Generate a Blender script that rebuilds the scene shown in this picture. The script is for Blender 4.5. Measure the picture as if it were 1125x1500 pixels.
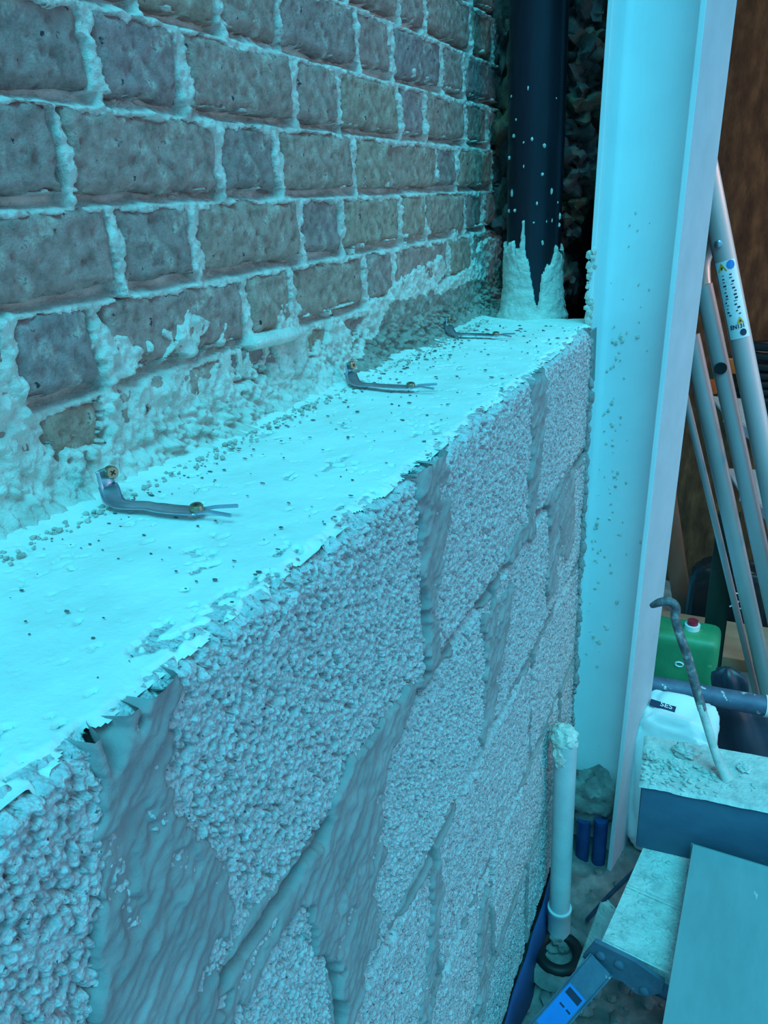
import bpy, bmesh, math, random
import numpy as np
from mathutils import Vector, Matrix, noise as mnoise

for o in list(bpy.data.objects): bpy.data.objects.remove(o)
scn = bpy.context.scene
COL = scn.collection
random.seed(7); RNG = np.random.RandomState(7)

# ------------------------------------------------------------------ camera
# world: X right, Y along the wall into the scene, Z up; z = 0 is the top of the block wall
F_PX = 1104.1; YAW, PITCH, ROLL = 0.4607, -0.3898, -0.0563
CAM = Vector((0.2521, 0.0, 0.2213))
_f = Vector((-math.sin(YAW)*math.cos(PITCH), math.cos(YAW)*math.cos(PITCH), math.sin(PITCH)))
_r = Vector((math.cos(YAW), math.sin(YAW), 0)); _u = _r.cross(_f)
RIGHT = math.cos(ROLL)*_r + math.sin(ROLL)*_u; UP = -math.sin(ROLL)*_r + math.cos(ROLL)*_u
cam_d = bpy.data.cameras.new('camera'); cam = bpy.data.objects.new('camera', cam_d); COL.objects.link(cam)
cam_d.sensor_fit = 'VERTICAL'; cam_d.sensor_height = 36; cam_d.lens = F_PX/1500*36; cam_d.clip_start = 0.01
m3 = Matrix((RIGHT, UP, -_f)).transposed()
cam.matrix_world = Matrix.Translation(CAM) @ m3.to_4x4()
scn.camera = cam

# ------------------------------------------------------------------ light
w = bpy.data.worlds.new('world'); scn.world = w; w.use_nodes = True
w.node_tree.nodes['Background'].inputs[0].default_value = (0.085, 0.60, 1.0, 1)
w.node_tree.nodes['Background'].inputs[1].default_value = 0.64
sd = bpy.data.lights.new('overcast_daylight', 'SUN'); so = bpy.data.objects.new('overcast_daylight', sd); COL.objects.link(so)
sd.color = (0.07, 0.76, 1.0); sd.energy = 2.3; sd.angle = math.radians(34)
so.rotation_euler = Vector((0.26, -0.52, 1)).to_track_quat('Z', 'Y').to_euler()
ad = bpy.data.lights.new('store_doorway_daylight', 'AREA'); ao = bpy.data.objects.new('store_doorway_daylight', ad); COL.objects.link(ao)
ad.shape = 'RECTANGLE'; ad.size = 1.6; ad.size_y = 1.8; ad.color = (1.0, 0.62, 0.60); ad.energy = 7
ao.location = (2.3, 1.3, 0.1); ao.rotation_euler = (Vector((2.3, 1.3, 0.1)) - Vector((0.1, 1.5, -0.1))).to_track_quat('Z', 'Y').to_euler()
ld_ = bpy.data.lights.new('store_warm_fill', 'AREA'); lo_ = bpy.data.objects.new('store_warm_fill', ld_); COL.objects.link(lo_)
ld_.size = 0.3; ld_.color = (1.0, 0.70, 0.52); ld_.energy = 3.8; ld_.spread = math.radians(120); lo_.location = (1.25, 1.95, 0.8)  # unseen warm area light, added to brown the strand board and ladder
lo_.rotation_euler = (Vector((1.25, 1.95, 0.8)) - Vector((0.3, 2.8, -0.2))).to_track_quat('Z', 'Y').to_euler()
scn.view_settings.view_transform = 'Standard'; scn.view_settings.look = 'None'
scn.view_settings.gamma = 1; scn.view_settings.use_curve_mapping = False; scn.view_settings.exposure = 0.38

# ------------------------------------------------------------------ helpers
def ray(px, py):
    return RIGHT*((px-562.5)/F_PX) - UP*((py-750)/F_PX) + _f
def at(px, py, ax, v):
    d = ray(px, py); t = (v-CAM[ax])/d[ax]; return CAM + d*t
def project(P):
    q = Vector(P)-CAM; z = q.dot(_f); return 562.5+F_PX*q.dot(RIGHT)/z, 750-F_PX*q.dot(UP)/z

def _h(ix, iy, s):
    n = (ix.astype(np.int64)*374761393 + iy.astype(np.int64)*668265263 + s*974634777) & 0xffffffff
    n = ((n ^ (n >> 13))*1274126177) & 0xffffffff
    n = ((n ^ (n >> 16))*2246822519) & 0xffffffff
    return ((n ^ (n >> 15)) & 0xffffff)/float(0xffffff)
def vn(x, y, s=0):
    ix = np.floor(x); iy = np.floor(y); fx = x-ix; fy = y-iy
    fx = fx*fx*(3-2*fx); fy = fy*fy*(3-2*fy)
    a = _h(ix, iy, s); b = _h(ix+1, iy, s); c = _h(ix, iy+1, s); d = _h(ix+1, iy+1, s)
    return (a*(1-fx)+b*fx)*(1-fy)+(c*(1-fx)+d*fx)*fy
def fbm(x, y, sc, oct=4, s=0):           # about -1..1
    r = 0; a = 1; t = 0
    for k in range(oct):
        r = r + a*(vn(x*sc, y*sc, s+k*17)*2-1); t += a; a *= .55; sc *= 2.03
    return r/t*1.5
def worley(x, y, sc, s=0):
    x = x*sc; y = y*sc; ix = np.floor(x); iy = np.floor(y); best = np.full(x.shape, 9.0)
    for dx in (-1, 0, 1):
        for dy in (-1, 0, 1):
            cx = ix+dx; cy = iy+dy
            d = (cx+_h(cx, cy, s)-x)**2 + (cy+_h(cx, cy, s+5)-y)**2
            best = np.minimum(best, d)
    return np.sqrt(best)
def grains(x, y, sc, s=0):
    x = x*sc; y = y*sc; ix = np.floor(x); iy = np.floor(y); best = np.full(x.shape, 9.0); rid = np.zeros(x.shape)
    for dx in (-1, 0, 1):
        for dy in (-1, 0, 1):
            cx = ix+dx; cy = iy+dy
            d = (cx+_h(cx, cy, s)-x)**2 + (cy+_h(cx, cy, s+5)-y)**2
            k = d < best; best = np.where(k, d, best); rid = np.where(k, _h(cx, cy, s+11), rid)
    return np.sqrt(best), rid
def sstep(a, b, x):
    t = np.clip((x-a)/(b-a), 0, 1); return t*t*(3-2*t)
def inpoly(poly, X, Y):
    r = np.zeros(X.shape, bool); n = len(poly)
    for i in range(n):
        x1, y1 = poly[i]; x2, y2 = poly[(i+1) % n]
        c = ((y1 > Y) != (y2 > Y)) & (X < (x2-x1)*(Y-y1)/((y2-y1) if y2 != y1 else 1e-9)+x1)
        r ^= c
    return r
def blur(A, n):
    for _ in range(n):
        P = np.pad(A, 1, mode='edge')
        A = (P[:-2, 1:-1]+P[2:, 1:-1]+P[1:-1, :-2]+P[1:-1, 2:]+4*P[1:-1, 1:-1])/8
    return A

def link(name, me, mats, parent=None):
    o = bpy.data.objects.new(name, me); COL.objects.link(o)
    for m in (mats if isinstance(mats, (list, tuple)) else [mats]): me.materials.append(m)
    if parent: o.parent = parent
    return o
def fast_mesh(name, V, Q, smooth=True, matidx=None):
    me = bpy.data.meshes.new(name); V = np.asarray(V, np.float32).reshape(-1, 3); Q = np.asarray(Q, np.int32)
    k = Q.shape[1]
    me.vertices.add(len(V)); me.vertices.foreach_set('co', V.ravel())
    me.loops.add(Q.size); me.loops.foreach_set('vertex_index', Q.ravel())
    me.polygons.add(len(Q)); me.polygons.foreach_set('loop_start', np.arange(0, Q.size, k, dtype=np.int32))
    me.polygons.foreach_set('loop_total', np.full(len(Q), k, np.int32))
    me.polygons.foreach_set('use_smooth', np.full(len(Q), smooth))
    if matidx is not None: me.polygons.foreach_set('material_index', np.asarray(matidx, np.int32))
    me.update(calc_edges=True); return me
def grid_faces(nu, nv, flip=False, mask=None):
    i, j = np.meshgrid(np.arange(nu-1), np.arange(nv-1), indexing='ij'); a = i*nv+j
    q = np.stack([a, a+nv, a+nv+1, a+1], -1)
    if mask is not None: q = q[mask]
    q = q.reshape(-1, 4)
    return q[:, ::-1] if flip else q
def bm_obj(name, bm, mats, parent=None, smooth=True, angle=40):
    bmesh.ops.recalc_face_normals(bm, faces=bm.faces)
    me = bpy.data.meshes.new(name); bm.to_mesh(me); bm.free()
    if smooth:
        me.shade_smooth(); me.set_sharp_from_angle(angle=math.radians(angle))
    return link(name, me, mats, parent)
def tag(o, label, cat=None, group=None, kind=None):
    if label: o['label'] = label
    if cat: o['category'] = cat
    if group: o['group'] = group
    if kind: o['kind'] = kind
    return o
def empty(name, loc, label, cat, group=None, kind=None):
    o = bpy.data.objects.new(name, None); COL.objects.link(o); o.location = loc; o.empty_display_size = .05
    tag(o, label, cat, group, kind); bpy.context.view_layer.update(); return o
def own(o, parent):                         # parent while keeping world placement
    o.parent = parent; o.matrix_parent_inverse = Matrix.Translation(-Vector(parent.location)); return o
def box(bm, c, ax, s, bev=0.0, seg=2):
    """c centre, ax three unit axes, s full sizes"""
    r = bmesh.ops.create_cube(bm, size=1); vs = r['verts']
    for v in vs:
        l = v.co.copy(); v.co = Vector(c)+ax[0]*l.x*s[0]+ax[1]*l.y*s[1]+ax[2]*l.z*s[2]
    if bev:
        es = list({e for v in vs for e in v.link_edges})
        bmesh.ops.bevel(bm, geom=es, offset=bev, segments=seg, affect='EDGES', profile=.6)
AX = (Vector((1, 0, 0)), Vector((0, 1, 0)), Vector((0, 0, 1)))
def axes_to(a, b, hint=Vector((0, 0, 1))):
    d = (Vector(b)-Vector(a)).normalized(); s = d.cross(hint).normalized(); return d, s, s.cross(d)
def beam(bm, a, b, wd, th, hint=Vector((0, 0, 1)), bev=.003, seg=2):
    d, s, u = axes_to(a, b, hint); box(bm, (Vector(a)+Vector(b))/2, (d, s, u), ((Vector(b)-Vector(a)).length, wd, th), bev, seg)
def tube(bm, pts, rad, n=16, cap=True, flat=1.0, hint=Vector((0, 0, 1)), wob=0):
    pts = [Vector(p) for p in pts]; rings = []
    if not isinstance(rad, (list, tuple)): rad = [rad]*len(pts)
    for i, p in enumerate(pts):
        d = (pts[min(i+1, len(pts)-1)]-pts[max(i-1, 0)]).normalized()
        h = hint if abs(d.dot(hint)) < .97 else Vector((1, 0, 0))
        s = d.cross(h).normalized(); u = s.cross(d)
        rr = []
        for k in range(n):
            a = 2*math.pi*k/n; q = s*math.cos(a)*rad[i]+u*math.sin(a)*rad[i]*flat
            if wob: q *= 1+wob*mnoise.noise((p+q)*60)
            rr.append(bm.verts.new(p+q))
        rings.append(rr)
    for A, B in zip(rings, rings[1:]):
        for k in range(n): bm.faces.new((A[k], A[(k+1) % n], B[(k+1) % n], B[k]))
    if cap:
        bm.faces.new(rings[0][::-1]); bm.faces.new(rings[-1])
def lump(bm, c, r, sub=2, amp=.35, freq=1.5, seed=0):
    rs = bmesh.ops.create_icosphere(bm, subdivisions=sub, radius=1)
    c = Vector(c); r = Vector(r) if not isinstance(r, (int, float)) else Vector((r, r, r))
    for v in rs['verts']:
        d = v.co.normalized(); k = 1+amp*mnoise.fractal(d*freq+Vector((seed*3.1, seed*1.7, seed)), 1, 2, 3)
        v.co = c+Vector((d.x*r.x, d.y*r.y, d.z*r.z))*k
def catmull(P, n=8):
    P = [Vector(p) for p in P]; out = []
    for i in range(len(P)-1):
        p0 = P[max(i-1, 0)]; p1 = P[i]; p2 = P[i+1]; p3 = P[min(i+2, len(P)-1)]
        for k in range(n):
            t = k/n
            out.append(.5*((2*p1)+(p2-p0)*t+(2*p0-5*p1+4*p2-p3)*t*t+(3*p1-p0-3*p2+p3)*t**3))
    return out+[P[-1]]

# ------------------------------------------------------------------ materials
def mat(name, cols, rough=.85, sc=20, detail=6, bump=0., bsc=200, metal=0., spec=.3, speck=None, rnd=False, stretch=(1, 1, 1), vor=False, dust=None):
    """cols: list of (pos, rgb) for a noise ramp; speck: (rgb, scale, threshold); dust: (rgb, scale, lo, hi)"""
    m = bpy.data.materials.new(name); m.use_nodes = True; nt = m.node_tree; N = nt.nodes; L = nt.links
    b = N['Principled BSDF']; b.inputs['Roughness'].default_value = rough; b.inputs['Metallic'].default_value = metal
    b.inputs['Specular IOR Level'].default_value = spec
    tc = N.new('ShaderNodeTexCoord'); mp = N.new('ShaderNodeMapping'); mp.inputs['Scale'].default_value = stretch
    L.new(tc.outputs['Object'], mp.inputs[0]); vec = mp.outputs[0]
    def noise(scale, det=detail, rg=.6):
        n = N.new('ShaderNodeTexNoise'); n.inputs['Scale'].default_value = scale; n.inputs['Detail'].default_value = det
        n.inputs['Roughness'].default_value = rg; L.new(vec, n.inputs['Vector']); return n.outputs['Fac']
    def ramp(fac, stops):
        r = N.new('ShaderNodeValToRGB'); e = r.color_ramp.elements
        while len(e) < len(stops): e.new(.5)
        for x, (p, c) in zip(e, stops): x.position = p; x.color = (*c, 1)
        L.new(fac, r.inputs[0]); return r.outputs[0]
    def mix(fac, a, c, mode='MIX'):
        x = N.new('ShaderNodeMix'); x.data_type = 'RGBA'; x.blend_type = mode
        if isinstance(fac, float): x.inputs[0].default_value = fac
        else: L.new(fac, x.inputs[0])
        for s, v in ((6, a), (7, c)):
            if isinstance(v, tuple): x.inputs[s].default_value = (*v, 1)
            else: L.new(v, x.inputs[s])
        return x.outputs[2]
    col = ramp(noise(sc), cols)
    if rnd:
        oi = N.new('ShaderNodeObjectInfo'); rc = ramp(oi.outputs['Random'], rnd); col = mix(1.0, col, rc, 'MULTIPLY')
    if speck:
        c, s, t = speck; f = ramp(noise(s, 3), [(t, (0, 0, 0)), (t+.05, (1, 1, 1))]); col = mix(f, col, c)
    if dust:
        c, s, lo, hi = dust; f = ramp(noise(s, 8, .7), [(lo, (0, 0, 0)), (hi, (1, 1, 1))]); col = mix(f, col, c)
    L.new(col, b.inputs['Base Color'])
    if bump:
        bn = N.new('ShaderNodeBump'); bn.inputs['Strength'].default_value = bump; bn.inputs['Distance'].default_value = .004
        if vor:
            v = N.new('ShaderNodeTexVoronoi'); v.inputs['Scale'].default_value = bsc; L.new(vec, v.inputs['Vector'])
            ma = N.new('ShaderNodeMath'); ma.operation = 'MULTIPLY_ADD'; ma.inputs[1].default_value = -1
            L.new(v.outputs['Distance'], ma.inputs[0]); L.new(noise(bsc*.7, 5), ma.inputs[2]); L.new(ma.outputs[0], bn.inputs['Height'])
        else: L.new(noise(bsc, 5), bn.inputs['Height'])
        L.new(bn.outputs[0], b.inputs['Normal'])
    return m
def flat(name, c, rough=.6, metal=0., spec=.4): return mat(name, [(.3, tuple(x*.85 for x in c)), (.7, c)], rough, 30, 3, metal=metal, spec=spec)

M = {}
M['brick'] = mat('stock_brick', [(.3, (.30, .195, .17)), (.5, (.50, .335, .295)), (.75, (.62, .44, .40))], .92, 70, 9, .8, 380,
    rnd=[(0., (.80, .80, .82)), (.3, (1., .86, .86)), (.6, (1., .95, .82)), (.85, (.95, .84, .90)), (1., (.75, .77, .84))], speck=((.055, .05, .06), 75, .66), dust=((.66, .56, .46), 34, .56, .70))
M['mortar'] = mat('lime_mortar', [(.3, (.55, .50, .44)), (.55, (.74, .68, .61)), (.8, (.86, .80, .73))], .95, 40, 9, .8, 260)
M['dirty'] = mat('soiled_mortar', [(.3, (.24, .19, .165)), (.55, (.40, .325, .28)), (.8, (.62, .55, .48))], .95, 55, 9, .8, 260)
M['shadepaint'] = mat('column_paint_shade', [(.3, (.54, .53, .56)), (.7, (.62, .605, .64))], .6, 14, 6, .08, 400, spec=.3)  # greyer copy of the column paint, its shade put into the colour
M['block'] = mat('aggregate_block', [(.3, (.42, .40, .40)), (.55, (.62, .59, .585)), (.75, (.72, .69, .68))], .95, 150, 5, .5, 420, vor=True, speck=((.14, .125, .13), 260, .65))
M['joint'] = mat('cement_mortar', [(.3, (.27, .245, .245)), (.6, (.35, .32, .315)), (.8, (.46, .42, .41))], .9, 22, 8, .35, 160)
M['screed'] = mat('cement_dusted_top', [(.3, (.70, .68, .62)), (.6, (.83, .81, .75)), (.8, (.88, .87, .82))], .92, 14, 8, .22, 260)
M['crumb'] = mat('mortar_crumb', [(.3, (.38, .35, .31)), (.7, (.60, .56, .50))], .95, 60, 5, .4, 300)
M['dcrumb'] = mat('dark_crumb', [(.3, (.10, .09, .09)), (.7, (.22, .2, .19))], .95, 60, 5)
M['whitepaint'] = mat('column_paint', [(.3, (.76, .78, .80)), (.7, (.84, .85, .86))], .5, 9, 6, .06, 500, spec=.4, speck=((.42, .42, .43), 60, .74))
M['pipeblack'] = mat('black_pitch', [(.3, (.006, .007, .012)), (.6, (.014, .016, .028)), (.8, (.06, .075, .11))], .33, 16, 8, .12, 90, spec=.35, stretch=(1, 1, .25), speck=((.6, .58, .52), 55, .775))
M['stone'] = mat('rubble', [(.3, (.06, .055, .055)), (.5, (.15, .14, .14)), (.7, (.25, .2, .14))], .95, 22, 8, .9, 90, rnd=[(0, (.7, .7, .75)), (.6, (.9, .85, .8)), (1, (1.2, .95, .6))])
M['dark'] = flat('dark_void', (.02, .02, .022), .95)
M['osb'] = mat('strand_board', [(.3, (.06, .022, .010)), (.5, (.11, .045, .018)), (.7, (.19, .08, .032))], .85, 34, 5, .3, 60, stretch=(1, 1, .35))
M['alu'] = mat('aluminium', [(.3, (.58, .44, .43)), (.7, (.70, .54, .53))], .45, 12, 4, .04, 300, metal=.45, stretch=(1, 1, .3), speck=((.75, .73, .68), 80, .76))
M['steel'] = mat('galvanised', [(.3, (.42, .47, .56)), (.7, (.56, .62, .72))], .3, 60, 4, metal=.95)
M['brass'] = flat('passivated_screw', (.42, .33, .22), .35, .9)
M['screwdark'] = flat('screw_recess', (.04, .035, .03), .6)
M['white'] = flat('white_plastic', (.82, .84, .85), .45)
M['waste'] = mat('grey_pipe_plastic', [(.3, (.52, .53, .54)), (.7, (.64, .65, .65))], .5, 20, 5, .05, 200, speck=((.75, .73, .68), 60, .74))
M['timberblue'] = mat('blue_timber', [(.3, (.05, .10, .16)), (.7, (.09, .16, .23))], .7, 10, 6, .15, 60, stretch=(.6, 1, 1), speck=((.55, .58, .58), 60, .70))  # dark bluish base colour with pale specks
M['dusttop'] = mat('mortar_dusted_wood', [(.3, (.42, .43, .41)), (.5, (.58, .58, .54)), (.75, (.72, .71, .66))], .92, 45, 9, .9, 130, speck=((.22, .22, .21), 60, .69))
M['board'] = mat('weathered_board', [(.3, (.15, .24, .25)), (.55, (.20, .31, .32)), (.8, (.29, .39, .39))], .85, 9, 8, .15, 120, stretch=(1, .3, 1), speck=((.7, .69, .64), 40, .72))
M['wood'] = mat('raw_timber', [(.3, (.30, .15, .09)), (.7, (.44, .24, .15))], .8, 14, 6, .12, 80, stretch=(.25, 1, 1))
M['darkwood'] = mat('dim_timber', [(.3, (.16, .07, .04)), (.7, (.24, .11, .07))], .8, 14, 6, .12, 80, stretch=(1, 1, .25))
M['green'] = mat('green_plastic', [(.3, (.03, .20, .09)), (.7, (.05, .30, .13))], .45, 12, 5, .05, 100, spec=.5, dust=((.5, .55, .52), 20, .64, .72))
M['darkgreen'] = flat('dark_green_paint', (.018, .035, .025), .6)
M['tube'] = mat('scaffold_tube', [(.3, (.07, .10, .16)), (.7, (.12, .16, .23))], .55, 30, 6, .15, 150, metal=.2, speck=((.6, .6, .58), 45, .66))
M['bar'] = mat('wrecking_bar_steel', [(.3, (.07, .06, .07)), (.55, (.20, .17, .18)), (.75, (.55, .5, .46))], .55, 60, 6, .3, 200, metal=.3)
M['barpale'] = mat('mortar_caked_steel', [(.3, (.42, .41, .38)), (.7, (.68, .66, .6))], .85, 50, 6, .3, 200, speck=((.1, .1, .1), 90, .70))
M['bag'] = mat('paper_sack', [(.3, (.70, .71, .71)), (.7, (.84, .84, .83))], .8, 8, 6, .1, 60)
M['navy'] = flat('navy_print', (.02, .04, .09), .7)
M['blackplastic'] = mat('black_polythene', [(.3, (.012, .016, .028)), (.7, (.03, .038, .06))], .4, 10, 4, .15, 30, spec=.5)
M['black'] = flat('black_plastic', (.012, .012, .014), .5)
M['orange'] = flat('orange_plastic', (.75, .16, .03), .5)
M['bracket'] = mat('blue_grey_steel', [(.3, (.08, .13, .19)), (.7, (.15, .21, .28))], .5, 26, 6, .15, 120, metal=.3, speck=((.55, .56, .55), 60, .72))
M['sticker'] = flat('blue_sticker', (.02, .22, .62), .45)
M['warn'] = flat('warning_amber', (.85, .42, .03), .5)
M['print'] = flat('dark_print', (.02, .03, .06), .6)
M['floor'] = mat('muddy_concrete', [(.3, (.10, .10, .10)), (.5, (.20, .20, .19)), (.75, (.40, .39, .36))], .9, 12, 9, .6, 90)
M['dpm'] = flat('blue_membrane', (.02, .07, .20), .5)
M['bluepipe'] = mat('blue_pipe', [(.3, (.012, .045, .15)), (.7, (.025, .085, .24))], .4, 20, 4, speck=((.55, .55, .52), 50, .68))
M['red'] = flat('red_cap', (.45, .02, .04), .5)

# ------------------------------------------------------------------ brick wall on the left
WX = -0.255
wall = empty('wall_left', (WX, 1.0, 0), 'old yellow stock brick wall in Flemish bond with ragged lime mortar joints', 'wall', kind='structure')
Z0 = .3836
# pixel x of perpend edges (end of one brick, start of the next) per course, measured on the course's mid line
rows = {
 -3: [(560, 570), (600, 606), (640, 645), (690, 695)],
 -2: [(400, 405), (505, 512), (583, 588), (621, 627), (688, 692), (722, 726)],
 -1: [(185, 200), (313, 328), (405, 412), (521, 527), (572, 579), (646, 650), (677, 683), (734, 737)],
 0: [(126, 144), (259, 281), (425, 438), (494, 500), (580, 593), (622, 628), (678, 686), (714, 718)],
 1: [(85, 105), (316, 330), (404, 413), (516, 523), (567, 571), (640, 643), (669, 673), (718, 722)],
 2: [(160, 186), (281, 297), (438, 447), (500, 506), (583, 596), (623, 627), (678, 682), (708, 711)],
 3: [(10, 25), (141, 160), (356, 367), (422, 436), (532, 541), (575, 580), (655, 660), (690, 694)],
 4: [(55, 68), (155, 170), (330, 345), (440, 455), (482, 488), (560, 568), (610, 616), (680, 686)],
}
def y_on_wall(px, z):
    lo, hi = .2, 2.2
    for _ in range(40):
        md = (lo+hi)/2
        if project((WX, md, z))[0] < px: lo = md
        else: hi = md
    return lo
bricks = []
YEND = 1.68
for r, e in rows.items():
    zt = Z0-.075*r-.005; zb = zt-.0625; zm = (zt+zb)/2
    ys = [(y_on_wall(a, zm), y_on_wall(b, zm)) for a, b in e]
    ys = [((a+b)/2, min(.016, max(.006, b-a))) for a, b in ys]
    starts = [ys[0][0]-.225] + [y for y, g in ys]; ends = [y for y, g in ys]+[max(YEND, ys[-1][0]+.1)]
    gaps = [.01]+[g for y, g in ys]+[.01]
    for i, (a, b) in enumerate(zip(starts, ends)):
        if b-a < .03: continue
        bricks.append((a+gaps[i]/2, min(b-gaps[i+1]/2, 1.72), zb, zt))
    y = starts[0]
    k = 0
    while y > .22:                                    # on towards the camera
        ln = .1125 if k % 2 == 0 else .225
        bricks.append((y-ln+.005, y-.005, zb, zt)); y -= ln; k += 1
for r, src in ((-4, 0), (-5, -1), (-6, 0), (-7, -1)):        # courses above the picture
    zs = Z0-.075*src-.005
    for a, b, zb, zt in [k for k in bricks if abs(k[3]-zs) < .001]:
        sh = .0 if r > -6 else .16
        if b+sh < 1.73: bricks.append((a+sh, b+sh, zb+(src-r)*.075, zt+(src-r)*.075))
def make_brick(a, b, zb, zt, idx):
    n = max(10, int((b-a)/.0035)); mz = 20
    u = np.linspace(0, 1, n); v = np.linspace(0, 1, mz)
    U, V = np.meshgrid(u, v, indexing='ij')
    ln = b-a; hh = zt-zb
    ed = np.minimum(np.minimum(U, 1-U)*ln, np.minimum(V, 1-V)*hh)
    yy = a+U*ln; zz = zb+V*hh
    jy = fbm(zz*0+idx*3.3, zz, 40, 3, idx)*.004; jz = fbm(yy, yy*0+idx*1.7, 30, 4, idx+9)*.0035
    yy2 = yy+jy*(np.abs(U-.5)*2)**3; zz2 = zz+jz*(np.abs(V-.5)*2)**3
    off = RNG.uniform(-.003, .003); tilt = RNG.uniform(-.002, .002)
    d = off+tilt*(U-.5)*2+fbm(yy, zz, 35, 4, 31+idx)*.0022+fbm(yy, zz, 160, 2, 77)*.0008 - .007*(1-sstep(0, .006, ed+.003*fbm(yy, zz, 90, 3, 55)))
    pit = worley(yy, zz, 55, idx); d = d-.003*(1-sstep(.1, .22, pit))
    P = np.stack([WX+d, yy2, zz2], -1)
    V0 = P.reshape(-1, 3); Q = grid_faces(n, mz)
    # border ring pushed back makes the brick's depth
    ring = [i*mz for i in range(n)]+[(n-1)*mz+j for j in range(1, mz)]+[i*mz+mz-1 for i in range(n-2, -1, -1)]+[j for j in range(mz-2, 0, -1)]
    back = V0[ring].copy(); back[:, 0] = WX-.06
    nb = len(V0); k = len(ring)
    Q2 = np.array([[ring[i], nb+i, nb+(i+1) % k, ring[(i+1) % k]] for i in range(k)])
    Vall = np.vstack([V0, back]); c = np.array([WX, (a+b)/2, (zb+zt)/2])
    me = fast_mesh('brick', Vall-c, np.vstack([Q, Q2]))
    o = link('brick', me, M['brick'], wall); o.location = Vector(c)-Vector(wall.location)
for i, bk in enumerate(bricks): make_brick(*bk, i)

# mortar: one continuous relief sheet behind, between and smeared over the bricks
ny, nz = 800, 510
yy = np.linspace(.2, 1.72, ny); zz = np.linspace(-.03, .90, nz)
Y, Z = np.meshgrid(yy, zz, indexing='ij')
inb = np.full(Y.shape, -1.0)            # signed depth inside a brick (positive inside)
rag = fbm(Y, Z, 70, 4, 3)*.0045+fbm(Y, Z, 17, 3, 8)*.0035
above = np.zeros(Y.shape)               # just beneath a brick
for a, b, zb, zt in bricks:
    d = np.minimum(np.minimum(Y-a, b-Y), np.minimum(Z-zb, zt-.0015-Z))
    d = np.where(zt-Z < .012, np.minimum(d, (zt-Z)-.0045), d)
    inb = np.maximum(inb, d)
    u = (Y > a-.004) & (Y < b+.004) & (Z < zb) & (Z > zb-.011)
    above = np.where(u, np.maximum(above, 1-(zb-Z)/.011), above)
inside = sstep(-.001, .004, inb+rag)
dusty = fbm(Y, Z, 9, 3, 40)
joint = -.0005+.004*fbm(Y, Z, 40, 4, 12)+.003*fbm(Y, Z, 170, 3, 13) - above**.7*(.024+.012*dusty)
H = joint*(1-inside)+(-.05)*inside
def wpoly(pts): return [(lambda p: (p.y, p.z))(at(x, y, 0, WX)) for x, y in pts]
smear = np.zeros(Y.shape)
Yr = Y+fbm(Y, Z, 45, 4, 21)*.012; Zr = Z+fbm(Y, Z, 45, 4, 22)*.008
for pts in [
 [(-60, 500), (0, 510), (40, 585), (60, 640), (90, 690), (130, 720), (0, 810), (-60, 830)],
 [(0, 470), (30, 470), (20, 520), (0, 540)],
 [(138, 470), (160, 480), (185, 505), (215, 525), (200, 540), (160, 556), (140, 525)],
 [(258, 455), (285, 440), (297, 470), (285, 515), (240, 525), (262, 490)], [(316, 492), (332, 458), (330, 498), (305, 514)], [(212, 500), (228, 495), (230, 520), (215, 522)],
 [(165, 575), (330, 530), (335, 570), (372, 560), (400, 540), (420, 500), (445, 470), (450, 560), (360, 610), (250, 700), (150, 730), (100, 700), (155, 610)],
 [(478, 480), (500, 470), (512, 500), (498, 540), (470, 545)],
 [(520, 500), (545, 440), (590, 405), (640, 374), (662, 392), (640, 415), (690, 385), (705, 350), (740, 340), (745, 470), (600, 540), (500, 580), (470, 560)],
 [(405, 440), (440, 450), (440, 520), (400, 530), (395, 505)],
]: smear = np.maximum(smear, inpoly(wpoly(pts), Yr, Zr))
for pts in [[(58, 600), (150, 585), (150, 610), (125, 680), (97, 684), (85, 640)], [(340, 540), (385, 528), (378, 548), (345, 572)], [(455, 488), (478, 474), (484, 478), (470, 515), (455, 545)], [(655, 375), (672, 362), (675, 390), (662, 405)], [(548, 400), (600, 375), (590, 400), (560, 430)]]:
    smear = np.where(inpoly(wpoly(pts), Yr, Zr), 0, smear)
smear = blur(smear.astype(float), 2)
sm_h = .0035+.004*fbm(Y, Z, 30, 4, 50)+.0045*fbm(Y, Z, 110, 3, 51)
H = H*(1-smear)+np.maximum(H, sm_h)*smear
# splashes stuck to brick faces
sp = fbm(Y, Z, 38, 4, 90); H = np.maximum(H, np.where(sp > 1.02-.45*sstep(.22, .02, Z), .001+.004*(sp-.8), -.03))
# squeezed-out roll of mortar
pa = at(366, 502, 0, WX); pb = at(424, 489, 0, WX)
t = np.clip(((Y-pa.y)*(pb.y-pa.y)+(Z-pa.z)*(pb.z-pa.z))/((pb.y-pa.y)**2+(pb.z-pa.z)**2), 0, 1)
dd = np.hypot(Y-(pa.y+t*(pb.y-pa.y)), Z-(pa.z+t*(pb.z-pa.z)))
H = np.maximum(H, .016*np.sqrt(np.clip(1-(dd/.009)**2, 0, 1))-.02*(dd > .009))
# crumbly fillet where the wall meets the ledge
reach = .040+.012*fbm(Y, Z*0, 6, 3, 60)
fil = reach*np.exp(-np.clip(Z+.004, 0, 1)/(.016+.004*fbm(Y, Z*0, 9, 2, 66)))
lumps = (1-worley(Y, Z, 85, 61))*.016+(1-worley(Y, Z, 150, 62))*.011-.012+fbm(Y, Z, 60, 3, 63)*.006
fil = fil+lumps*sstep(.08, .02, Z)*(.6+.7*sstep(.2, .8, vn(Y*5, Z*0, 64)))
H = np.where(Z < .075, np.maximum(H, np.where(fil > .004, fil, -.03)), H)
P = np.stack([WX+H, Y, Z], -1)
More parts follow.
